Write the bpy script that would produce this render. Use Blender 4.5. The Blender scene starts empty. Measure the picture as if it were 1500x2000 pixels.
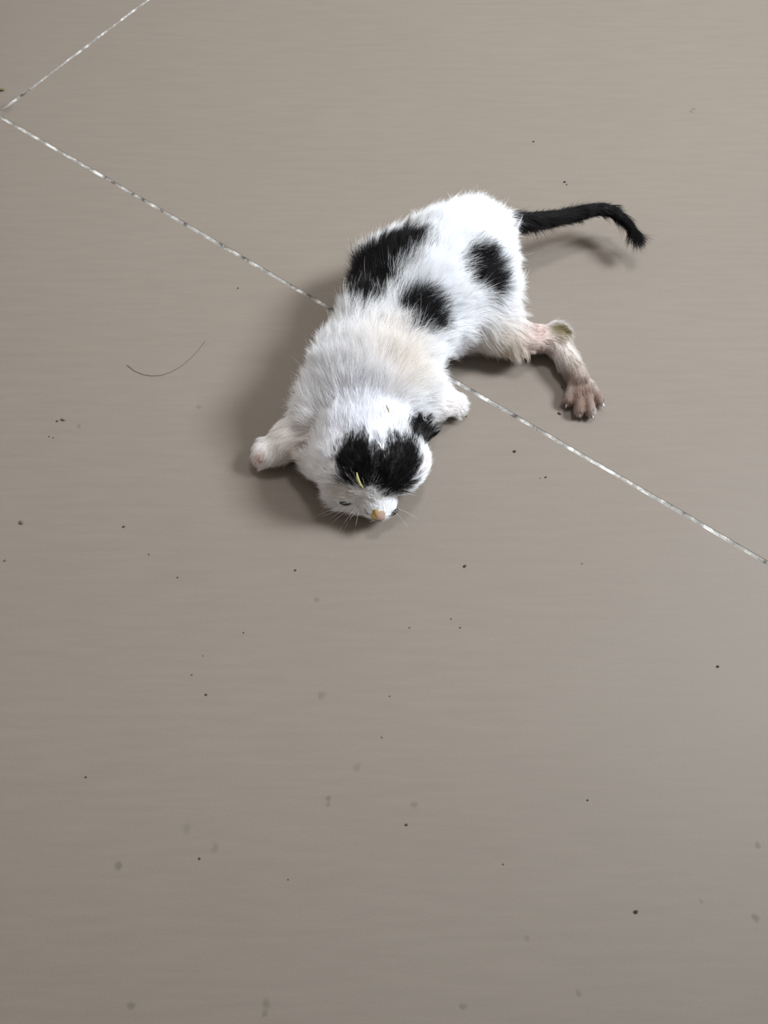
import bpy, bmesh, math, random
import numpy as np
from mathutils import Vector, kdtree

rng = np.random.default_rng(7)
random.seed(7)
scene = bpy.context.scene
col = scene.collection

# ------------------------------------------------------------------ camera
CAM_H, DEP, FPX = 0.42, math.radians(65.5), 1502.0      # hand-held phone, 42 cm above the floor
cam_d = bpy.data.cameras.new('camera')
cam = bpy.data.objects.new('camera', cam_d); col.objects.link(cam)
cam.location = (0, 0, CAM_H); cam.rotation_euler = (math.pi/2 - DEP, 0, 0)
cam_d.sensor_fit = 'VERTICAL'; cam_d.sensor_height = 36.0; cam_d.lens = 36.0*FPX/2000.0
cam_d.clip_start = 0.01
scene.camera = cam

# ------------------------------------------------------------------ light
world = bpy.data.worlds.new('room_ambience'); scene.world = world
world.use_nodes = True
bg = world.node_tree.nodes['Background']
bg.inputs['Color'].default_value = (1.0, 0.94, 0.88, 1); bg.inputs['Strength'].default_value = 0.57

def area(name, loc, target, size, power, color, size_y=None):
    d = bpy.data.lights.new(name, 'AREA'); d.energy = power; d.color = color
    d.shape = 'RECTANGLE'; d.size = size; d.size_y = size_y or size
    o = bpy.data.objects.new(name, d); col.objects.link(o)
    o.location = loc
    o.rotation_euler = (Vector(target) - Vector(loc)).to_track_quat('-Z', 'Y').to_euler()
    return o
area('window_light', (2.25, 0.58, 2.15), (0.03, 0.3, 0), 0.80, 140, (0.92, 0.99, 1.05), 0.80)
dl = bpy.data.lights.new('added_floor_spot', 'SPOT'); dl.energy = 110; dl.color = (0.97, 0.98, 1.0)  # added spot without a known source, makes the floor fall off in brightness
dl.spot_size = math.radians(28); dl.spot_blend = 1.0; dl.shadow_soft_size = 0.22
dlo = bpy.data.objects.new('added_floor_spot', dl); col.objects.link(dlo)
dlo.location = (0.45, 0.95, 2.5)
dlo.rotation_euler = (Vector((0.10, 0.50, 0)) - Vector(dlo.location)).to_track_quat('-Z', 'Y').to_euler()

vs = scene.view_settings
vs.view_transform = 'Standard'; vs.look = 'None'; vs.gamma = 1.0; vs.use_curve_mapping = False
vs.exposure = 0.0
scene.cycles.max_bounces = 14; scene.cycles.diffuse_bounces = 10; scene.cycles.transmission_bounces = 12   # light filters deep into white fur

# ------------------------------------------------------------------ helpers
CD, SD = math.cos(DEP), math.sin(DEP)
def ray(px, py):
    u = (px-750)/FPX; v = -(py-1000)/FPX
    return np.array([u, CD + v*SD, -SD + v*CD])
def at(px, py, z=0.0):
    d = ray(px, py); t = (z-CAM_H)/d[2]
    return np.array([d[0]*t, d[1]*t, z])

def tag(o, label=None, cat=None, group=None, kind=None):
    if label: o['label'] = label
    if cat: o['category'] = cat
    if group: o['group'] = group
    if kind: o['kind'] = kind
    return o
def mesh_obj(name, verts, faces, mat, parent=None, smooth=True):
    me = bpy.data.meshes.new(name); me.from_pydata([tuple(v) for v in verts], [], faces)
    if smooth: me.polygons.foreach_set('use_smooth', [True]*len(me.polygons))
    if mat: me.materials.append(mat)
    o = bpy.data.objects.new(name, me); col.objects.link(o)
    if parent: o.parent = parent
    return o
def bm_obj(name, bm, mat, parent=None, smooth=True):
    me = bpy.data.meshes.new(name); bm.to_mesh(me); bm.free()
    if smooth: me.polygons.foreach_set('use_smooth', [True]*len(me.polygons))
    if mat: me.materials.append(mat)
    o = bpy.data.objects.new(name, me); col.objects.link(o)
    if parent: o.parent = parent
    return o

class NT:
    def __init__(self, name):
        self.m = bpy.data.materials.new(name); self.m.use_nodes = True
        self.t = self.m.node_tree; self.t.nodes.clear()
        self.out = self.n('ShaderNodeOutputMaterial')
    def n(self, kind, **kw):
        nd = self.t.nodes.new(kind)
        for k, v in kw.items():
            if k.startswith('i_'):
                key = k[2:]; key = int(key) if key.isdigit() else key.replace('_', ' ')
                nd.inputs[key].default_value = v
            else: setattr(nd, k, v)
        return nd
    def l(self, a, b): self.t.links.new(a, b)
def simple_mat(name, color, rough=0.5, spec=0.5, noise=0.0, nscale=400.0, sss=0.0):
    g = NT(name); b = g.n('ShaderNodeBsdfPrincipled')
    b.inputs['Roughness'].default_value = rough; b.inputs['Specular IOR Level'].default_value = spec
    b.inputs['Base Color'].default_value = (*color, 1)
    if sss: 
        b.inputs['Subsurface Weight'].default_value = sss; b.inputs['Subsurface Radius'].default_value = (0.002, 0.001, 0.0007)
    if noise:
        tc = g.n('ShaderNodeTexCoord'); nz = g.n('ShaderNodeTexNoise', i_Scale=nscale, i_Detail=4.0)
        g.l(tc.outputs['Object'], nz.inputs['Vector'])
        mx = g.n('ShaderNodeMix', data_type='RGBA')
        mx.inputs[6].default_value = (*[c*(1-noise) for c in color], 1)
        mx.inputs[7].default_value = (*[min(1, c*(1+noise)) for c in color], 1)
        g.l(nz.outputs['Fac'], mx.inputs[0]); g.l(mx.outputs[2], b.inputs['Base Color'])
    g.l(b.outputs[0], g.out.inputs[0])
    return g.m

# ------------------------------------------------------------------ floor materials
STAINS = [(230,1693,8,.5),(388,795,6,.35),(618,1170,7,.4),(627,1358,9,.35),(641,1562,6,.5),(640,1572,5,.4),(808,1573,8,.35),
          (697,1500,9,.3),(255,1966,8,.45),(520,1960,9,.4),(518,1978,7,.4),(1480,1651,6,.5),(1475,1792,7,.5),(1368,1760,4,.4),
          (1350,218,4,.5),(1355,213,4,.5),(905,1968,8,.4),(1130,1940,7,.4),(155,831,5,.4),(420,1657,9,.3),(365,1618,10,.25),(1027,1835,6,.3),(10,212,16,.35)]
def tile_material():
    g = NT('greige_porcelain')
    geo = g.n('ShaderNodeNewGeometry')
    b = g.n('ShaderNodeBsdfPrincipled'); b.inputs['Roughness'].default_value = 0.42; b.inputs['Specular IOR Level'].default_value = 0.22
    # broad tone drift, fine streaks and speckle of the porcelain body
    nz1 = g.n('ShaderNodeTexNoise', i_Scale=9.0, i_Detail=3.0, i_Roughness=0.55)
    mp = g.n('ShaderNodeMapping'); mp.inputs['Scale'].default_value = (25, 240, 1); mp.inputs['Rotation'].default_value = (0, 0, 0.10)
    nz2 = g.n('ShaderNodeTexNoise', i_Scale=1.0, i_Detail=4.0, i_Roughness=0.6)
    nz3 = g.n('ShaderNodeTexNoise', i_Scale=1100.0, i_Detail=2.0)
    g.l(geo.outputs['Position'], nz1.inputs['Vector']); g.l(geo.outputs['Position'], mp.inputs['Vector'])
    g.l(mp.outputs[0], nz2.inputs['Vector']); g.l(geo.outputs['Position'], nz3.inputs['Vector'])
    r1 = g.n('ShaderNodeMix', data_type='RGBA'); r1.inputs[6].default_value = (0.204, 0.173, 0.144, 1); r1.inputs[7].default_value = (0.217, 0.186, 0.157, 1)
    g.l(nz1.outputs['Fac'], r1.inputs[0])
    def mul(src, fac_socket, lo, hi):
        mr = g.n('ShaderNodeMapRange'); mr.inputs[1].default_value = 0.3; mr.inputs[2].default_value = 0.7
        mr.inputs[3].default_value = lo; mr.inputs[4].default_value = hi
        g.l(fac_socket, mr.inputs[0])
        vm = g.n('ShaderNodeVectorMath', operation='SCALE'); g.l(src, vm.inputs[0]); g.l(mr.outputs[0], vm.inputs['Scale'])
        return vm.outputs[0]
    c = mul(r1.outputs[2], nz2.outputs['Fac'], 0.96, 1.03)
    c = mul(c, nz3.outputs['Fac'], 0.965, 1.035)
    # little dried stains, each at its own spot
    wn = g.n('ShaderNodeTexNoise', i_Scale=260.0, i_Detail=3.0)
    g.l(geo.outputs['Position'], wn.inputs['Vector'])
    off = g.n('ShaderNodeVectorMath', operation='MULTIPLY_ADD'); g.l(wn.outputs['Color'], off.inputs[0])
    off.inputs[1].default_value = (.004, .004, 0); off.inputs[2].default_value = (-.002, -.002, 0)
    wp = g.n('ShaderNodeVectorMath', operation='ADD'); g.l(geo.outputs['Position'], wp.inputs[0]); g.l(off.outputs[0], wp.inputs[1])
    acc = None
    for (x, y, r, s) in STAINS:
        p = at(x, y); m = r*np.linalg.norm(p - at(x+1, y))
        ds = g.n('ShaderNodeVectorMath', operation='DISTANCE'); g.l(wp.outputs[0], ds.inputs[0]); ds.inputs[1].default_value = tuple(p)
        mr = g.n('ShaderNodeMapRange', interpolation_type='SMOOTHSTEP'); g.l(ds.outputs['Value'], mr.inputs[0])
        mr.inputs[1].default_value = m*0.25; mr.inputs[2].default_value = m*1.35; mr.inputs[3].default_value = s; mr.inputs[4].default_value = 0
        if acc is None: acc = mr.outputs[0]
        else:
            mx = g.n('ShaderNodeMath', operation='MAXIMUM'); g.l(acc, mx.inputs[0]); g.l(mr.outputs[0], mx.inputs[1]); acc = mx.outputs[0]
    st = g.n('ShaderNodeMix', data_type='RGBA'); g.l(acc, st.inputs[0]); g.l(c, st.inputs[6]); st.inputs[7].default_value = (0.09, 0.078, 0.057, 1)
    g.l(st.outputs[2], b.inputs['Base Color'])
    rr = g.n('ShaderNodeMapRange'); g.l(nz2.outputs['Fac'], rr.inputs[0]); rr.inputs[3].default_value = 0.50; rr.inputs[4].default_value = 0.66
    g.l(rr.outputs[0], b.inputs['Roughness'])
    bp = g.n('ShaderNodeBump', i_Strength=0.05, i_Distance=0.0004); g.l(nz3.outputs['Fac'], bp.inputs['Height']); g.l(bp.outputs[0], b.inputs['Normal'])
    g.l(b.outputs[0], g.out.inputs[0])
    return g.m
def grout_material():
    g = NT('worn_white_grout'); geo = g.n('ShaderNodeNewGeometry')
    b = g.n('ShaderNodeBsdfPrincipled'); b.inputs['Roughness'].default_value = 0.8
    nz = g.n('ShaderNodeTexNoise', i_Scale=75.0, i_Detail=5.0, i_Roughness=0.65); g.l(geo.outputs['Position'], nz.inputs['Vector'])
    cr = g.n('ShaderNodeValToRGB'); g.l(nz.outputs['Fac'], cr.inputs[0])
    e = cr.color_ramp.elements
    e[0].position = 0.36; e[0].color = (0.07, 0.062, 0.055, 1)
    e[1].position = 0.43; e[1].color = (0.22, 0.205, 0.185, 1)
    for p, c in ((0.51, (0.30, 0.285, 0.265, 1)), (0.61, (0.62, 0.61, 0.59, 1))):
        q = e.new(p); q.color = c
    g.l(cr.outputs[0], b.inputs['Base Color'])
    n2 = g.n('ShaderNodeTexNoise', i_Scale=900.0, i_Detail=3.0); g.l(geo.outputs['Position'], n2.inputs['Vector'])
    bp = g.n('ShaderNodeBump', i_Strength=0.6, i_Distance=0.0008); g.l(n2.outputs['Fac'], bp.inputs['Height']); g.l(bp.outputs[0], b.inputs['Normal'])
    g.l(b.outputs[0], g.out.inputs[0])
    return g.m
M_tile, M_grout = tile_material(), grout_material()

# ------------------------------------------------------------------ floor: grout bed with raised porcelain tiles
TILE, GAP = 0.80, 0.0021
corner = np.array([-0.3045, 0.5345]); ang = math.radians(-35.43)
ua = np.array([math.cos(ang), math.sin(ang)]); ub = np.array([-ua[1], ua[0]])
bm = bmesh.new()
c0 = corner + ua*TILE*1.0
for z0, z1 in ((-0.03, -0.00022),):
    vv = [bm.verts.new((*(corner + ua*i + ub*j), z)) for z in (z0, z1) for (i, j) in ((-3*TILE, -2*TILE), (4*TILE, -2*TILE), (4*TILE, 4*TILE), (-3*TILE, 4*TILE))]
    for f in ((3,2,1,0), (4,5,6,7), (0,1,5,4), (1,2,6,5), (2,3,7,6), (3,0,4,7)): bm.faces.new([vv[k] for k in f])
floor = bm_obj('floor', bm, M_grout, smooth=False)
tag(floor, 'greige porcelain tile floor with worn white grout lines', kind='structure')

def tile_mesh(seed):
    """one porcelain tile: softened, slightly chipped top edge"""
    r = np.random.default_rng(seed)
    h = (TILE-GAP)/2; n = 160
    ring = []
    for s in range(4):
        a = np.array([[-h,-h],[h,-h],[h,h],[-h,h]][s]); c = np.array([[h,-h],[h,h],[-h,h],[-h,-h]][s])
        for k in range(n): ring.append(a + (c-a)*k/n)
    ring = np.array(ring); N = len(ring)
    w = r.normal(0, 1, N)
    for _ in range(2): w = (w + np.roll(w, 1) + np.roll(w, -1))/3
    inset = 0.0003 + 0.00022*np.clip(w, -1.2, 2.2)
    nrm = -ring/np.max(np.abs(ring), axis=1, keepdims=True)
    nrm = np.where(np.abs(nrm) > 0.985, nrm, 0); 
    v = [(*p, -0.009) for p in ring] + [(*(p + q*0.00005), -0.0007) for p, q in zip(ring, nrm)]
    v += [(*(p + q*max(i, .00008)), 0.0) for p, q, i in zip(ring, nrm, inset)]
    f = []
    for k in range(N):
        k2 = (k+1) % N
        f += [(k, k2, N+k2, N+k), (N+k, N+k2, 2*N+k2, 2*N+k)]
    f.append(tuple(range(2*N, 3*N)))
    me = bpy.data.meshes.new('tile'); me.from_pydata(v, [], f); me.materials.append(M_tile)
    return me
tms = [tile_mesh(s) for s in range(3)]
for i in range(-3, 4):
    for j in range(-2, 4):
        o = bpy.data.objects.new('tile', tms[(i*2+j) % 3]); col.objects.link(o)
        c = corner + ua*TILE*(i+.5) + ub*TILE*(j+.5)
        o.location = (c[0], c[1], 0); o.rotation_euler = (0, 0, ang); o.parent = floor

# ------------------------------------------------------------------ unseen walls, added to shade the near floor
M_wall = simple_mat('added_wall_beige', (0.22, 0.195, 0.165), 0.8, 0.2, 0.05, 30)
M_skirt = simple_mat('added_wall_skirting', (0.30, 0.27, 0.235), 0.5, 0.4, 0.05, 60)
def box(name, lo, hi, mat):
    bm = bmesh.new(); bmesh.ops.create_cube(bm, size=1.0)
    for v in bm.verts: v.co = Vector([lo[k] + (v.co[k]+.5)*(hi[k]-lo[k]) for k in range(3)])
    return bm_obj(name, bm, mat, smooth=False)
tag(box('shade_wall_back', (-1.3, -0.50, 0), (1.5, -0.38, 2.6), M_wall), 'plain beige wall added behind the viewpoint to shade the near floor', kind='structure')  # added blocker: takes ambient light off the near floor
tag(box('shade_wall_right', (1.20, -0.38, 0), (1.32, 0.13, 2.6), M_wall), 'short beige wall added on the right to keep daylight off the near floor', kind='structure')  # added blocker: puts the near floor in the window light's penumbra
tag(box('shade_wall_baseboard', (-1.3, -0.38, 0), (1.20, -0.368, 0.09), M_skirt), 'low tile skirting along the added beige wall', kind='structure')  # trim of the added back wall

# ------------------------------------------------------------------ kitten: implicit body
CM = 0.01
def S(px, py, z): return at(px, py, z*CM)
PR = []          # (a, b, ra, rb, k)
def cone(a, b, ra, rb, k=0.8): PR.append((np.array(a), np.array(b), ra*CM, rb*CM, k*CM))
def ball(a, r, k=0.8): cone(a, a, r, r, k)
# trunk
TR = [(S(922,475,3.7), 2.3), (S(876,522,3.9), 2.85), (S(822,575,3.8), 2.95), (S(768,655,3.4), 2.75), (S(722,745,3.3), 2.95), (S(706,815,3.1), 2.55)]
for (a, ra), (b, rb) in zip(TR[:-1], TR[1:]): cone(a, b, ra, rb, 1.2)
ball(S(769,541,2.9), 2.25, 1.6)          # far hip, folded under
ball(S(946,545,2.9), 1.9, 1.4)          # near hip
ball(S(878,622,2.4), 1.5, 1.4); ball(S(935,612,2.3), 1.7, 1.2)   # belly and thigh in front of the knee
HIND = [S(948,590,2.6), S(1008,660,1.7), S(1085,662,1.05), S(1130,742,0.72)]
cone(HIND[0], S(975,638,2.0), 1.8, 1.15, 1.3)
cone(S(975,638,2.0), HIND[1], 1.15, 0.95, 0.8)
cone(HIND[1], HIND[2], 0.95, 0.82, 0.6)
cone(HIND[2], HIND[3], 0.74, 0.70, 0.5)
ball(S(1087,654,1.0), 0.68, 0.5)         # heel
TOES = [((1119,752,.70), (1110,783,.46), .33), ((1130,758,.75), (1131,801,.48), .36), ((1143,758,.75), (1154,804,.48), .36), ((1151,750,.70), (1171,783,.46), .33)]
for a, b, r in TOES: cone(S(*a), S(*b), .34, r, .13)
# folded far hind foot below the belly (flank side)
cone(S(775,520,1.8), S(790,600,0.9), 1.2, 0.8, 0.8)
# shoulders, forelegs
ball(S(632,800,2.7), 1.55, 1.2); ball(S(815,765,2.5), 1.35, 1.2)
FL = [S(632,815,2.4), S(572,855,1.7), S(528,882,1.15)]
FR = [S(815,775,2.2), S(855,782,1.5), S(884,788,1.0)]
cone(FL[0], FL[1], 1.35, 1.02, 0.8); cone(FL[1], FL[2], 1.02, 0.86, 0.6)
cone(FR[0], FR[1], 1.2, 0.98, 0.8); cone(FR[1], FR[2], 0.98, 0.72, 0.6)
for q in ((517,867,1.35), (509,878,1.2), (506,891,1.0), (514,902,0.85)): cone(FL[2], S(*q), .5, .40, .25)
for q in ((893,778,1.05), (899,786,.95), (899,796,.85), (892,803,.75)): cone(FR[2], S(*q), .45, .34, .25)
# head
HC = S(722,888,3.0)
ball(HC, 2.55, 1.0)
ball(S(690,890,2.9), 2.2, 0.8); ball(S(768,892,2.8), 2.0, 0.8)
ball(S(642,905,1.9), 1.15, 1.0); ball(S(618,888,1.9), 0.95, 0.9); ball(S(679,957,1.7), 1.10, 0.8); ball(S(798,915,1.8), 0.85, 0.8)      # cheeks
MZ = S(733,978,1.45)
cone(S(724,930,2.2), MZ, 1.6, 0.92, 0.8)
ball(S(706,982,1.25), 0.62, 0.4); ball(S(756,988,1.2), 0.55, 0.4)     # whisker pads
cone(S(728,955,2.5), S(739,1000,1.35), 0.55, 0.40, 0.5)               # bridge
# ears: thin flattened cones
cone(S(806,856,3.5), S(828,826,4.2), 0.60, 0.25, 0.45); cone(S(814,862,3.3), S(842,846,3.7), 0.48, 0.20, 0.35)
cone(S(628,872,3.0), S(594,866,2.6), 0.55, 0.20, 0.45)
# tail
TLP = [(940,445,4.2,1.0), (1000,433,3.9,.48), (1025,432,3.7,.44), (1050,430,3.5,.42), (1075,427,3.3,.40), (1100,423,3.1,.38), (1125,417,2.95,.35), (1148,411,2.8,.33),
       (1170,408,2.65,.32), (1190,411,2.5,.30), (1207,420,2.35,.25), (1222,432,2.2,.22), (1236,448,2.05,.17), (1246,464,1.9,.10)]
TL = [(S(x, y, z), r) for x, y, z, r in TLP]
for i, ((a, ra), (b, rb)) in enumerate(zip(TL[:-1], TL[1:])): cone(a, b, ra, rb, 0.5 if i == 0 else 0.03)

def cone_d(p, a, b, ra, rb):
    ab = b-a; L2 = float(ab@ab)
    if L2 < 1e-12: return np.linalg.norm(p-a, axis=-1) - ra
    t = np.clip(((p-a)@ab)/L2, 0, 1)
    return np.linalg.norm(p - a - t[..., None]*ab, axis=-1) - (ra + (rb-ra)*t)
def smin(a, b, k):
    h = np.maximum(k-np.abs(a-b), 0)/k
    return np.minimum(a, b) - h*h*k*0.25
def sdf(p):
    d = np.full(p.shape[:-1], 0.06)
    for a, b, ra, rb, k in PR: d = smin(d, cone_d(p, a, b, ra, rb), k)
    return np.maximum(d, 0.0004 - p[..., 2])         # rests on the tile
def surf(px, py):
    """where the line of sight through a photo point meets the body"""
    d = ray(px, py); d = d/np.linalg.norm(d); o = np.array([0, 0, CAM_H]); t = 0.25
    for _ in range(120):
        s = float(sdf((o+d*t)[None])[0])
        t += s*0.7
        if s < 1e-5: break
    return o+d*t
def grad(p, e=4e-4):
    g = np.stack([sdf(p+np.array(v)*e) - sdf(p-np.array(v)*e) for v in ((1,0,0),(0,1,0),(0,0,1))], -1)
    return g/np.maximum(np.linalg.norm(g, axis=-1, keepdims=True), 1e-9)

def surface_nets():
    lo = np.min([np.minimum(a-ra, b-rb) for a, b, ra, rb, k in PR], axis=0) - 0.006
    hi = np.max([np.maximum(a+ra, b+rb) for a, b, ra, rb, k in PR], axis=0) + 0.006
    lo[2] = -0.004
    h = 0.00125
    n = np.ceil((hi-lo)/h).astype(int)+1
    ax = [lo[i]+h*np.arange(n[i]) for i in range(3)]
    F = np.full(n, 0.06)
    for a, b, ra, rb, k in PR:
        m = max(ra, rb) + k + 0.004
        i0 = np.maximum(np.floor((np.minimum(a, b)-m-lo)/h).astype(int), 0); i1 = np.minimum(np.ceil((np.maximum(a, b)+m-lo)/h).astype(int)+1, n)
        sl = tuple(slice(i0[i], i1[i]) for i in range(3))
        g = np.stack(np.meshgrid(*[ax[i][sl[i]] for i in range(3)], indexing='ij'), -1)
        F[sl] = smin(F[sl], cone_d(g, a, b, ra, rb), k)
    F = np.maximum(F, 0.0004 - ax[2][None, None, :])
    ins = F < 0
    acc = np.zeros((*(n-1), 3)); cnt = np.zeros(n-1)
    gi = np.stack(np.meshgrid(*[np.arange(k-1) for k in n], indexing='ij'), -1).astype(float)
    offs = [(i, j, k) for i in (0, 1) for j in (0, 1) for k in (0, 1)]
    def sub(A, o): return A[o[0]:n[0]-1+o[0], o[1]:n[1]-1+o[1], o[2]:n[2]-1+o[2]]
    for o in offs:
        for d in range(3):
            if o[d]: continue
            q = list(o); q[d] = 1
            A, B = sub(F, o), sub(F, q); m = (A < 0) != (B < 0)
            t = np.where(m, A/np.where(m, A-B, 1), 0)
            for e in range(3): acc[..., e] += np.where(m, o[e] + (t if e == d else 0), 0)
            cnt += m
    act = cnt > 0
    idx = np.full(n-1, -1); idx[act] = np.arange(act.sum())
    V = lo + h*(gi[act] + acc[act]/cnt[act][:, None])
    Q = []
    for d in range(3):
        e1, e2 = (d+1) % 3, (d+2) % 3
        s0 = [slice(None)]*3; s1 = [slice(None)]*3; s0[d] = slice(0, -1); s1[d] = slice(1, None)
        A, B = ins[tuple(s0)], ins[tuple(s1)]
        w = np.argwhere(A != B)
        w = w[(w[:, e1] > 0) & (w[:, e2] > 0) & (w[:, e1] < n[e1]-1) & (w[:, e2] < n[e2]-1)]
        def g(o1, o2):
            c = w.copy(); c[:, e1] -= o1; c[:, e2] -= o2; return idx[c[:, 0], c[:, 1], c[:, 2]]
        quad = np.stack([g(1, 1), g(0, 1), g(0, 0), g(1, 0)], 1)
        flip = ~A[w[:, 0], w[:, 1], w[:, 2]]
        quad[flip] = quad[flip][:, ::-1]
        Q.append(quad)
    return V, np.concatenate(Q)
V, Q = surface_nets()

# ------------------------------------------------------------------ kitten: coat pattern and hair growth
def vnoise(p, s, seed=0):
    """cheap smooth noise from summed sines, -1..1"""
    r = np.random.default_rng(seed); out = 0
    for k in range(6):
        d = r.normal(size=3); d /= np.linalg.norm(d)
        out = out + np.sin((p@d)*s*(0.6+0.35*k) + r.uniform(0, 6.28))
    return out/3.2
# black markings: centre on the coat, radius along the body, across, fuzziness
sp = lambda a, b: (surf(*b)-surf(*a))/np.linalg.norm(surf(*b)-surf(*a))
MARKS = []
def mark(px, py, rx, ry, tilt=0.0):
    c = surf(px, py); m = 1.0/3250
    MARKS.append((c, rx*m, ry*m, math.radians(tilt)))
mark(698,560,40,46,30); mark(720,538,52,54,35); mark(754,510,54,50,30); mark(784,488,42,42,30); mark(694,588,32,34); mark(714,592,34,30); mark(738,566,34,30)
mark(813,620,38,40); mark(824,634,30,26)
mark(932,527,38,42); mark(948,548,28,28); mark(914,508,22,16)
mark(694,905,36,46); mark(706,918,32,36); mark(778,912,38,52,-8); mark(764,940,30,34,-15); mark(742,918,22,42); mark(796,902,22,42)
mark(820,842,24,26); mark(830,852,22,18)
def inblack(p, fuzz=0.0):
    """>0 inside a black marking"""
    out = np.full(len(p), -9.0)
    for c, rx, ry, t in MARKS:
        d = p-c; ct, st = math.cos(t), math.sin(t)
        u = d[:, 0]*ct + (d[:, 1]*0.9+d[:, 2]*0.45)*st; w = -d[:, 0]*st + (d[:, 1]*0.9+d[:, 2]*0.45)*ct
        o = -d[:, 1]*0.45 + d[:, 2]*0.9
        out = np.maximum(out, 1 - np.sqrt((u/rx)**2 + (w/ry)**2 + (o/(2.2*rx))**2))
    tail_d = np.min([np.linalg.norm(p-a - np.clip(((p-a)@(b-a))/((b-a)@(b-a)), 0, 1)[:, None]*(b-a), axis=1) for (a, _), (b, _) in zip(TL[1:-1], TL[2:])], axis=0)
    out = np.maximum(out, 1.0 - tail_d/0.0085)
    tb = np.linalg.norm(p - surf(993,417), axis=1); out = np.maximum(out, 1 - tb/0.006)
    return out
WHITE = np.array((0.935, 0.945, 0.97)); CREAM = np.array((0.84, 0.77, 0.68)); BLACK = np.array((0.012, 0.011, 0.012))
PINK = np.array((0.72, 0.50, 0.46)); TAN = np.array((0.31, 0.205, 0.158)); OLIVE = np.array((0.20, 0.15, 0.05))
TINTS = [(surf(760,690), .022, CREAM, .45), (surf(960,680), .022, CREAM, .8), (surf(1010,690), .016, CREAM, .8), (surf(900,690), .014, CREAM, .55),
         (surf(560,862), .022, CREAM, .45), (surf(800,735), .014, CREAM, .4), (surf(875,785), .018, np.array((.90,.86,.83)), .6),
         (surf(600,866), .0042, PINK*.6, .8), (surf(506,893), .0042, PINK, .95), (surf(830,905), .006, PINK, .3), (surf(895,792), .005, PINK, .2),  # first entry: ear crease, its shade darkened into the pink
         (surf(680,965), .010, CREAM, .35), (surf(700,825), .02, np.array((.86,.85,.90)), .4)]
LEGT = [(surf(1060,658), .014, np.array((.60,.45,.41)), .95), (surf(1100,665), .011, np.array((.78,.72,.66)), .7), (surf(1125,715), .014, np.array((.56,.49,.42)), .9),
        (surf(1138,762), .014, TAN, 1.0), (surf(1140,792), .010, TAN*.95, 1.0), (surf(1112,785), .006, TAN, 1.0), (surf(1170,775), .006, TAN, 1.0),
        (surf(1106,738), .007, TAN, .8), (surf(1088,641), .0062, OLIVE, .95), (surf(1102,646), .0052, OLIVE, .9), (surf(1045,640), .005, PINK*.8, .7)]
def coat(p):
    c = np.tile(WHITE, (len(p), 1))
    for q, r, t, s in TINTS+LEGT:
        w = (np.exp(-(np.linalg.norm(p-q, axis=1)/r)**2)*s)[:, None]
        c = c*(1-w) + t*w
    return c

# growth guides: bone a->b gives the lie of the coat, hair length (cm), lift, density
B = []
def bone(a, b, r, L, lift, den): B.append((np.array(a), np.array(b), r*CM, L*CM, lift, den))
LT = [1.15, 1.15, 1.2, 1.3, 1.4]
for i in range(len(TR)-1): bone(TR[i+1][0], TR[i][0], TR[i][1], LT[i], .95, 1.0)
bone(S(950,540,3), S(985,520,2.8), 1.9, 1.0, .6, 1.0); bone(S(740,520,3), S(800,460,3), 2.3, 1.15, .8, 1.0)
bone(S(940,615,2.6), S(1045,655,1.8), 1.4, .95, .42, 1.0); bone(S(860,615,2.4), S(950,660,2.0), 1.5, 1.15, .5, 1.0)
bone(HIND[1], HIND[2], .85, .32, .30, .55); bone(HIND[2], HIND[3], .73, .50, .12, 1.6); bone(HIND[3], S(1145,800,.5), .8, .24, .22, 1.0)
bone(FL[0], FL[1], 1.2, .75, .4, .9); bone(FL[1], S(500,896,1), .95, .34, .28, .8)
bone(FR[0], FR[1], 1.1, .55, .4, .9); bone(FR[1], S(905,795,.8), .85, .34, .28, .8)
bone(S(690,940,2.6), S(690,860,3.6), 2.0, .48, .30, 1.1); bone(S(765,940,2.6), S(770,860,3.6), 1.9, .46, .30, 1.1)
bone(S(735,1000,1.3), S(728,950,2.4), .8, .26, .22, 1.1); bone(S(680,960,2.0), S(610,915,1.9), 1.2, .75, .45, 1.0); bone(S(780,970,1.6), S(820,915,1.8), .9, .55, .4, 1.0)
bone(S(806,862,3.5), S(836,836,3.9), .4, .55, .3, 1.3); bone(S(628,872,3), S(594,866,2.6), .4, .35, .3, 1.0)
for (a, ra), (b, rb) in zip(TL[:-1], TL[1:]): bone(a, b, ra, .80, .13, 2.4)
def growth(p):
    W = []; 
    for a, b, r, L, lift, den in B:
        ab = b-a; t = np.clip(((p-a)@ab)/(ab@ab), 0, 1)
        d = np.abs(np.linalg.norm(p-a-t[:, None]*ab, axis=1) - r)
        W.append(np.exp(-(d/0.007)) + 1e-9)
    W = np.array(W)**2; W /= W.sum(0)
    fl = sum(W[i][:, None]*((b-a)/np.linalg.norm(b-a)) for i, (a, b, *_) in enumerate(B))
    return fl, sum(W[i]*B[i][3] for i in range(len(B))), sum(W[i]*B[i][4] for i in range(len(B))), sum(W[i]*B[i][5] for i in range(len(B)))

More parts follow.
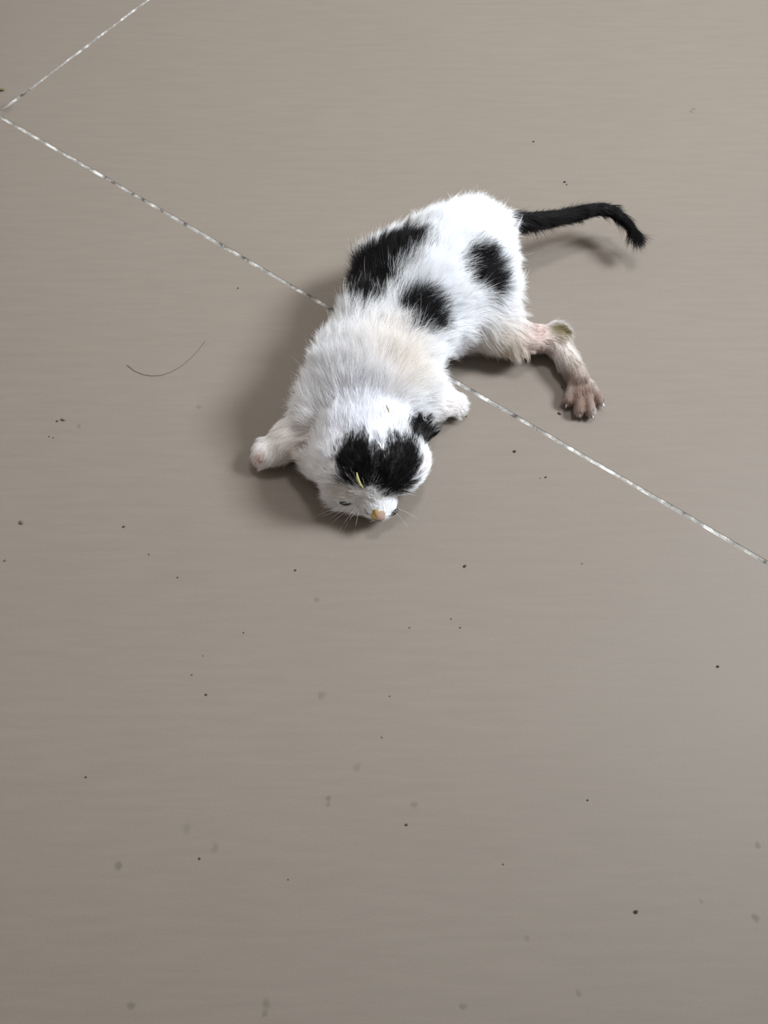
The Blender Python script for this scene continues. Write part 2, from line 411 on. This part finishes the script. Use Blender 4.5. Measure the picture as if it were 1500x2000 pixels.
# ---- body mesh
def body_material():
    g = NT('kitten_skin_and_undercoat'); a = g.n('ShaderNodeAttribute', attribute_name='coat')
    b = g.n('ShaderNodeBsdfPrincipled'); b.inputs['Roughness'].default_value = 0.7; b.inputs['Specular IOR Level'].default_value = 0.2
    tc = g.n('ShaderNodeTexCoord'); nz = g.n('ShaderNodeTexNoise', i_Scale=900.0, i_Detail=4.0); g.l(tc.outputs['Object'], nz.inputs['Vector'])
    bp = g.n('ShaderNodeBump', i_Strength=0.35, i_Distance=0.0006); g.l(nz.outputs['Fac'], bp.inputs['Height'])
    g.l(bp.outputs[0], b.inputs['Normal']); g.l(a.outputs['Color'], b.inputs['Base Color']); g.l(b.outputs[0], g.out.inputs[0])
    return g.m
def hair_material():
    g = NT('kitten_fur'); a = g.n('ShaderNodeAttribute', attribute_name='coat')
    b = g.n('ShaderNodeBsdfPrincipled'); b.inputs['Roughness'].default_value = 0.55; b.inputs['Specular IOR Level'].default_value = 0.22
    tr = g.n('ShaderNodeBsdfTranslucent'); mx = g.n('ShaderNodeMixShader'); mx.inputs[0].default_value = 0.38
    g.l(a.outputs['Color'], b.inputs['Base Color']); g.l(a.outputs['Color'], tr.inputs['Color'])
    g.l(b.outputs[0], mx.inputs[1]); g.l(tr.outputs[0], mx.inputs[2]); g.l(mx.outputs[0], g.out.inputs[0])
    return g.m
M_body, M_hair = body_material(), hair_material()

kitten = bpy.data.objects.new('kitten', None); col.objects.link(kitten)
base = at(800, 650); kitten.location = base; kitten.empty_display_size = 0.05
tag(kitten, 'tiny white kitten with black patches and black tail sprawled on the tiles', 'kitten')
def adopt(o, parent=kitten):
    o.parent = parent
    return o
body = mesh_obj('body', V - base, Q.tolist(), M_body, kitten)
skin = coat(V); blk = np.clip(inblack(V)*5+0.3, 0, 1)[:, None]
skin = np.where(skin.mean(1, keepdims=True) > .7, skin*0.93, skin*(0.55 + 0.37*np.clip((skin.mean(1, keepdims=True)-.25)/.45, 0, 1)))
skin = skin*(1-blk) + np.array((.02, .018, .018))*blk
at_ = body.data.attributes.new('coat', 'FLOAT_COLOR', 'POINT')
at_.data.foreach_set('color', np.concatenate([skin, np.ones((len(V), 1))], 1).astype(np.float32).ravel())

# ---- hair strands
T = np.concatenate([Q[:, [0, 1, 2]], Q[:, [0, 2, 3]]])
A3 = V[T]; ar = 0.5*np.linalg.norm(np.cross(A3[:, 1]-A3[:, 0], A3[:, 2]-A3[:, 0]), axis=1)
NS = 230000
cent = A3.mean(1); _, _, _, den = growth(cent)
den = den*np.where(cent[:, 2] < 0.004, 0.25, 1.0)
# bare spots: nose, pads, eyes
NOSE = surf(741, 1006)
EYES = [surf(675, 981), surf(769, 998)]
for q, r in [(NOSE, .0032), (EYES[0], .0050), (EYES[1], .0038), (surf(505,893), .0030), (surf(1092,648), .003)]:
    den = den*np.clip((np.linalg.norm(cent-q, axis=1)-r*0.6)/(r*0.5), 0.0, 1)
pr = ar*den; pr /= pr.sum()
ti = rng.choice(len(T), NS, p=pr)
u = rng.random((NS, 2)); fl_ = u.sum(1) > 1; u[fl_] = 1-u[fl_]
R0 = A3[ti, 0] + u[:, :1]*(A3[ti, 1]-A3[ti, 0]) + u[:, 1:]*(A3[ti, 2]-A3[ti, 0])
NN = grad(R0)
flow, Ln, lift, _ = growth(R0)
tang = flow + np.array((0, 0, -1.0))*0.30
tang = tang - (tang*NN).sum(1, keepdims=True)*NN
tang /= np.maximum(np.linalg.norm(tang, axis=1, keepdims=True), 1e-6)
side = np.cross(NN, tang)
swirl = vnoise(R0, 160, 3)*0.35 + vnoise(R0, 420, 4)*0.25
jit = rng.normal(0, 0.16, (NS, 3))
lift = lift*(1.05 - 0.35*np.clip(NN[:, 2], 0, 1))
D = NN*(lift*(1+0.35*vnoise(R0, 300, 5)))[:, None] + tang + side*swirl[:, None] + jit
D /= np.linalg.norm(D, axis=1, keepdims=True)
Ln = Ln*np.clip(rng.normal(1.0, 0.22, NS), 0.45, 1.6)*(1+0.2*vnoise(R0, 250, 6))
guard = rng.random(NS) < 0.07; Ln = np.where(guard, Ln*1.35, Ln)
NP = 5
s = np.linspace(0, 1, NP)
PT = R0[:, None, :] - NN[:, None, :]*0.0003 + (Ln[:, None]*s)[:, :, None]*D[:, None, :] + (Ln[:, None]*s**2)[:, :, None]*(0.18*tang - 0.10*NN + np.array((0, 0, -0.06)) + side*(0.45*vnoise(R0, 700, 11) + rng.normal(0, .12, NS))[:, None])[:, None, :]
# damp locks: tips lean together
ncl = NS//36
ci = rng.choice(NS, ncl, replace=False); kd = kdtree.KDTree(ncl)
for k, i in enumerate(ci): kd.insert(Vector(R0[i]), k)
kd.balance()
near = np.array([ci[kd.find(Vector(p))[1]] for p in R0])
cl = 0.55*np.clip(rng.normal(1, .25, NS), 0, 1.5)*np.clip(0.75+0.5*vnoise(R0, 120, 8), 0.2, 1.3)
PT += ((s**1.5)[None, :]*cl[:, None])[:, :, None]*(PT[near] - PT)*np.array(1.0)
PT[..., 2] = np.maximum(PT[..., 2], 0.0005 + 0.0006*rng.random((NS, 1)))
ib = inblack(R0) + vnoise(R0, 500, 9)*0.06 + rng.normal(0, 0.15, NS)
HC_ = coat(R0)*np.clip(rng.normal(1.0, .035, NS), .85, 1.06)[:, None]
isb = ib > 0.0
HC_[isb] = BLACK*np.clip(rng.normal(1, .3, isb.sum()), .5, 2.2)[:, None]
gy = isb & (ib < 0.22) & (rng.random(NS) < .40); HC_[gy] = np.array((.10, .10, .115))
HC_ = np.clip(HC_, 0, .97)
hc = bpy.data.hair_curves.new('fur'); hc.add_curves([NP]*NS)
hc.points.foreach_set('position', (PT - base).astype(np.float32).ravel())
rad = np.outer(np.where(guard, 0.00006, 0.00007), np.array([1.0, .95, .8, .55, .12]))
ra_ = hc.attributes.get('radius') or hc.attributes.new('radius', 'FLOAT', 'POINT')
ra_.data.foreach_set('value', rad.astype(np.float32).ravel())
ca = hc.attributes.new('coat', 'FLOAT_COLOR', 'CURVE')
ca.data.foreach_set('color', np.concatenate([HC_, np.ones((NS, 1))], 1).astype(np.float32).ravel())
hc.materials.append(M_hair)
fur = bpy.data.objects.new('fur', hc); col.objects.link(fur); fur.parent = kitten
tag(fur, 'fluffy white coat with black patches', kind='stuff')

# ------------------------------------------------------------------ kitten: face and claws
def blob(name, c, axes, mat, parent, sub=3, rough=0.0, seed=0, origin=base):
    """ellipsoid with given half-axis vectors, optionally irregular"""
    bm = bmesh.new(); bmesh.ops.create_icosphere(bm, subdivisions=sub, radius=1.0)
    r = random.Random(seed); ph = [r.uniform(0, 6.28) for _ in range(6)]
    X, Y, Z = [Vector(a) for a in axes]
    for v in bm.verts:
        q = v.co.copy(); k = 1 + rough*(math.sin(3*q.x+ph[0]) * math.sin(4*q.y+ph[1]) + 0.6*math.sin(5*q.z+ph[2]+3*q.x))
        v.co = (X*q.x + Y*q.y + Z*q.z)*k + Vector(c) - Vector(origin)
    return bm_obj(name, bm, mat, parent)
def frame(c, toward):
    n = grad(np.array(c)[None])[0]; t = np.array(toward) - (np.array(toward)@n)*n; t /= np.linalg.norm(t)
    return t, np.cross(n, t), n
M_eye = simple_mat('wet_dark_eye', (0.012, 0.012, 0.014), 0.12, 0.6)
M_lid = simple_mat('grey_eye_rim', (0.07, 0.06, 0.06), 0.6, 0.2, 0.2)
M_nose = simple_mat('pink_nose_skin', (0.31, 0.21, 0.17), 0.8, 0.15, 0.12, 900)
M_crust = simple_mat('amber_crust', (0.27, 0.165, 0.05), 0.7, 0.4, 0.35, 1200)
M_lip = simple_mat('dark_lip_line', (0.09, 0.075, 0.075), 0.5)
M_claw = simple_mat('pale_claw', (0.80, 0.74, 0.70), 0.35, 0.5, 0.05)
M_pad = simple_mat('pink_paw_pad', (0.62, 0.42, 0.38), 0.6, 0.3, 0.12, 900)
M_whisk = simple_mat('white_whisker', (0.85, 0.85, 0.85), 0.4)
for q, hw, tw in ((EYES[0], .0036, (1, .12, 0)), (EYES[1], .0030, (.75, .65, 0.1))):
    x, y, n = frame(q, tw)
    lid = blob('eye', q + n*.0009, (x*hw, y*.0012, n*.0010), M_lid, kitten)
    blob('eyeball', q + n*.0013, (x*hw*.78, y*.0009, n*.0010), M_eye, lid)
x, y, n = frame(NOSE, (1, 0, 0))
fw = np.array((0.05, -0.75, -0.25))
nose = blob('nose', NOSE + fw*0.0003, (x*.0036, np.array((0, .0032, .0018)), np.array((0, -.0010, .0019))), M_nose, kitten, rough=.05)
nose['label'] = 'pink nose with amber crust'
blob('crust', NOSE + fw*0.0004 + np.array((-.0022, .0012, .0016)), (x*.0022, np.array((0, .0036, .0016)), np.array((0, -.0010, .0017))), M_crust, nose, rough=.18, seed=4)
def tube(name, pts, r0, r1, mat, parent, sides=6, origin=base):
    pts = [Vector(p) - Vector(origin) for p in pts]; vs_, fs = [], []
    for i, p in enumerate(pts):
        d = (pts[min(i+1, len(pts)-1)] - pts[max(i-1, 0)]).normalized()
        a = d.orthogonal().normalized(); b = d.cross(a); r = r0 + (r1-r0)*i/(len(pts)-1)
        for k in range(sides):
            w = 6.2832*k/sides; vs_.append(p + a*math.cos(w)*r + b*math.sin(w)*r)
    for i in range(len(pts)-1):
        for k in range(sides):
            k2 = (k+1) % sides; fs.append((i*sides+k, i*sides+k2, (i+1)*sides+k2, (i+1)*sides+k))
    fs.append(tuple(range(sides))[::-1]); fs.append(tuple(range((len(pts)-1)*sides, len(pts)*sides)))
    return mesh_obj(name, vs_, fs, mat, parent)
tube('lip_line', [surf(*q) for q in ((712,993), (716,1001), (722,1008))], .0006, .0004, M_lip, kitten)
# claws of the stretched hind foot, pads
for (a, b, r), dx in zip(TOES, (-3, 1, 3, 6)):
    p = S(b[0]+dx, b[1]+r*20, b[2]-.02); d = (p - S(*a)); d[2] = 0; d /= np.linalg.norm(d)
    tube('claw', [p, p + d*.0010 + np.array((0, 0, .0001)), p + d*.0022 - np.array((0, 0, .0010))], .0009, .0002, M_claw, kitten)
q = surf(506, 893); x, y, n = frame(q, (.3, 1, 0))
blob('paw_pad', q, (x*.0036, y*.0026, n*.0010), M_pad, kitten, rough=.06)
for q0 in ((897,779), (904,787), (902,799)):
    q = S(q0[0], q0[1], .85)
    tube('claw', [q, q + np.array((.0022, -.0004, -.0002)), q + np.array((.0038, -.001, -.0016))], .0008, .0002, M_claw, kitten)
r = random.Random(3)
for i, (x0, y0, x1, y1, z1) in enumerate([(700,985,640,1030,.7), (698,988,655,1052,.6), (702,992,690,1060,.5), (696,982,612,1012,.9), (762,992,800,1035,.6), (764,990,822,1018,.8), (703,990,668,1042,.8)]):
    a = surf(x0, y0); b = S(x1, y1, z1); mid = (a+b)/2 + np.array((0, 0, .003))
    tube('whisker', [a, a*.5+mid*.5+np.array((0,0,.0006)), mid, mid*.5+b*.5+np.array((0,0,.0008)), b], .00005, .00003, M_whisk, kitten, 4)

# ------------------------------------------------------------------ bits of straw caught in the coat
M_straw = simple_mat('yellow_green_straw', (0.36, 0.34, 0.15), 0.6, 0.3, 0.2, 700)
M_straw2 = simple_mat('brown_straw', (0.34, 0.27, 0.16), 0.6, 0.3, 0.2, 700)
def blade(name, pxs, lift_, w, mat, label):
    P = [surf(*q) + grad(surf(*q)[None])[0]*lift_ for q in pxs]; o0 = P[len(P)//2]
    vs_, fs = [], []
    for i, p in enumerate(P):
        n = grad(p[None])[0]; d = P[min(i+1, len(P)-1)] - P[max(i-1, 0)]; d /= np.linalg.norm(d); sd = np.cross(n, d)
        ww = w*math.sin(math.pi*(i+.35)/(len(P)-.3)); 
        vs_ += [p-sd*ww-o0, p+n*ww*.6-o0, p+sd*ww-o0, p-n*ww*.3-o0]
    for i in range(len(P)-1):
        for k in range(4): fs.append((i*4+k, i*4+(k+1) % 4, i*4+4+(k+1) % 4, i*4+4+k))
    fs += [(3,2,1,0), tuple(len(vs_)-4+k for k in range(4))]
    o = mesh_obj(name, vs_, fs, mat); o.location = o0
    return tag(o, label, 'straw')
blade('straw_bit', [(699,918), (700,928), (704,938), (711,946)], .0038, .0011, M_straw, 'yellow-green bit of straw caught on the black fur of the kitten head')
blade('straw_bit', [(746,802), (749,810), (751,818)], .0062, .0006, M_straw2, 'thin brown bit of straw in the white fur behind the kitten head')

# ------------------------------------------------------------------ crumbs and hair on the floor
M_dark = simple_mat('dark_grit', (0.055, 0.048, 0.038), 0.8, 0.2, 0.4, 1500)
M_brown = simple_mat('brown_litter', (0.13, 0.10, 0.06), 0.8, 0.2, 0.4, 1500)
M_olive = simple_mat('olive_litter', (0.17, 0.155, 0.085), 0.8, 0.2, 0.4, 1500)
CR = [ # px, py, radius px, stretch, angle, material, label
 (4,177,5,2.0,.3,M_olive,'olive plant scrap at the left edge by the tile corner'),
 (42,1021,4.2,1.5,-.8,M_brown,'brown seed-shaped crumb near the left edge, largest of the crumbs there'),
 (10,1095,2.4,1.2,.4,M_brown,'small brown crumb closest to the left edge, below the seed-shaped crumb'),
 (242,1029,2.6,1.2,.2,M_dark,'dark crumb left of the kitten, right of the brown seed-shaped crumb'),
 (124,820,4.0,1.7,-.3,M_olive,'largest olive crumb of the small cluster left of the kitten'),
 (112,823,2.2,1.2,0,M_dark,'dark crumb touching the olive crumb on its left'),
 (105,855,1.9,1.2,.3,M_olive,'right one of two specks just below the olive crumb cluster'),
 (96,853,1.5,1.0,0,M_dark,'left one of two specks just below the olive crumb cluster'),
 (153,399,1.2,1.0,0,M_dark,None),
 (291,1083,1.5,1.0,0,M_dark,'tiny dark speck between the two dark crumbs left below the kitten'),
 (347,1128,1.8,1.0,0,M_dark,'tiny dark speck lower left of the kitten head, above the bare tile'),
 (577,1114,2.4,1.1,0,M_dark,'dark crumb straight below the kitten left cheek'),
 (908,1106,3.2,1.3,.5,M_dark,'round dark crumb lower right of the kitten nose'),
 (881,1209,1.5,1.0,0,M_dark,'upper speck of three below the round dark crumb'),
 (899,1226,1.7,1.0,0,M_dark,'right speck of three below the round dark crumb'),
 (800,1226,1.7,1.0,0,M_brown,'left speck of three below the round dark crumb'),
 (476,1236,1.6,1.0,0,M_dark,'lone speck far below the kitten left forepaw'),
 (375,1318,1.9,1.8,.9,M_brown,'stretched brown speck left of the tile middle'),
 (397,1281,1.3,1.0,0,M_brown,'faint speck just above the stretched brown speck'),
 (403,1357,2.6,1.2,0,M_dark,'dark crumb just below the stretched brown speck'),
 (761,1360,1.4,1.0,0,M_dark,'tiny speck in the middle of the bare lower tile'),
 (746,1440,1.7,1.0,0,M_brown,'brown speck below the middle of the bare lower tile'),
 (1402,1302,2.8,1.0,0,M_dark,'round dark crumb alone near the right edge below the grout line'),
 (1137,1101,1.4,1.0,0,M_brown,'faint brown speck on the right, just below the grout line'),
 (1148,1563,2.0,1.0,0,M_dark,'dark speck at lower right of the bare tile'),
 (1242,1781,4.0,1.2,.6,M_dark,'largest dark crumb at the bottom right'),
 (794,1611,2.6,1.2,0,M_dark,'dark crumb low in the picture at its centre'),
 (563,1718,1.5,1.0,0,M_dark,'tiny dark speck low in the picture, left of centre'),
 (390,1677,2.6,1.0,0,M_dark,'dark crumb at the lower left, right of a grey stain'),
 (168,1518,2.2,1.2,.5,M_dark,'dark crumb at lower left near the edge'),
 (983,1688,1.8,1.0,0,M_brown,'faint brown speck at lower right of centre'),
 (1042,277,1.9,1.0,0,M_dark,'tiny dark speck above the kitten rump'),
 (1103,356,2.3,1.1,0,M_dark,'dark crumb just above the kitten tail'),
 (1107,361,1.6,1.2,-.8,M_brown,'brown speck touching the dark crumb above the tail'),
 (1093,808,3.3,1.9,-.7,M_brown,'stretched brown crumb left of the kitten hind paw'),
 (1098,757,2.0,1.0,0,M_dark,'black speck tucked beside the ankle of the hind leg'),
 (1005,882,3.0,1.2,-.5,M_dark,'dark crumb below the grout line right of the kitten head'),
 (1066,932,2.3,1.3,.4,M_brown,'brown crumb below the grout line, lower right of the dark one'),
 (1055,934,1.2,1.0,0,M_brown,'faint speck left of the brown crumb below the grout line'),
 (911,814,1.8,1.4,.6,M_brown,'small brown speck just right of the right forepaw'),
 (465,563,1.6,1.0,0,M_dark,'tiny dark speck left of the kitten back above its shadow'),
]
for i, (x, y, rp, st, an, mat, lab) in enumerate(CR):
    if lab is None: continue
    p = at(x, y); m = 0.85*rp*float(np.linalg.norm(at(x+1, y)-p)); hgt = m*0.6
    bx, by = np.array((math.cos(an), math.sin(an), 0)), np.array((-math.sin(an), math.cos(an), 0))
    o = blob('crumb', (0, 0, hgt*0.98), (bx*m*math.sqrt(st), by*m/math.sqrt(st), np.array((0, 0, hgt))), mat, None, 2, .16, i, (0, 0, 0))
    zmin = min(v.co.z for v in o.data.vertices)
    o.location = (p[0], p[1], -zmin)
    tag(o, lab, 'crumb', 'crumbs scattered over the tiles')
M_strand = simple_mat('brown_hair', (0.12, 0.085, 0.06), 0.5, 0.4)
hp = [(248,713),(262,724),(278,731),(296,734),(315,733),(335,726),(355,714),(372,700),(387,684),(401,666)]
o0 = at(315, 715)
hs = tube('hair_strand', [at(x, y, .00035) for x, y in hp], .00014, .00011, M_strand, None, 5, o0); hs.location = o0
tag(hs, 'single curved brown hair lying on the tile left of the kitten', 'hair')
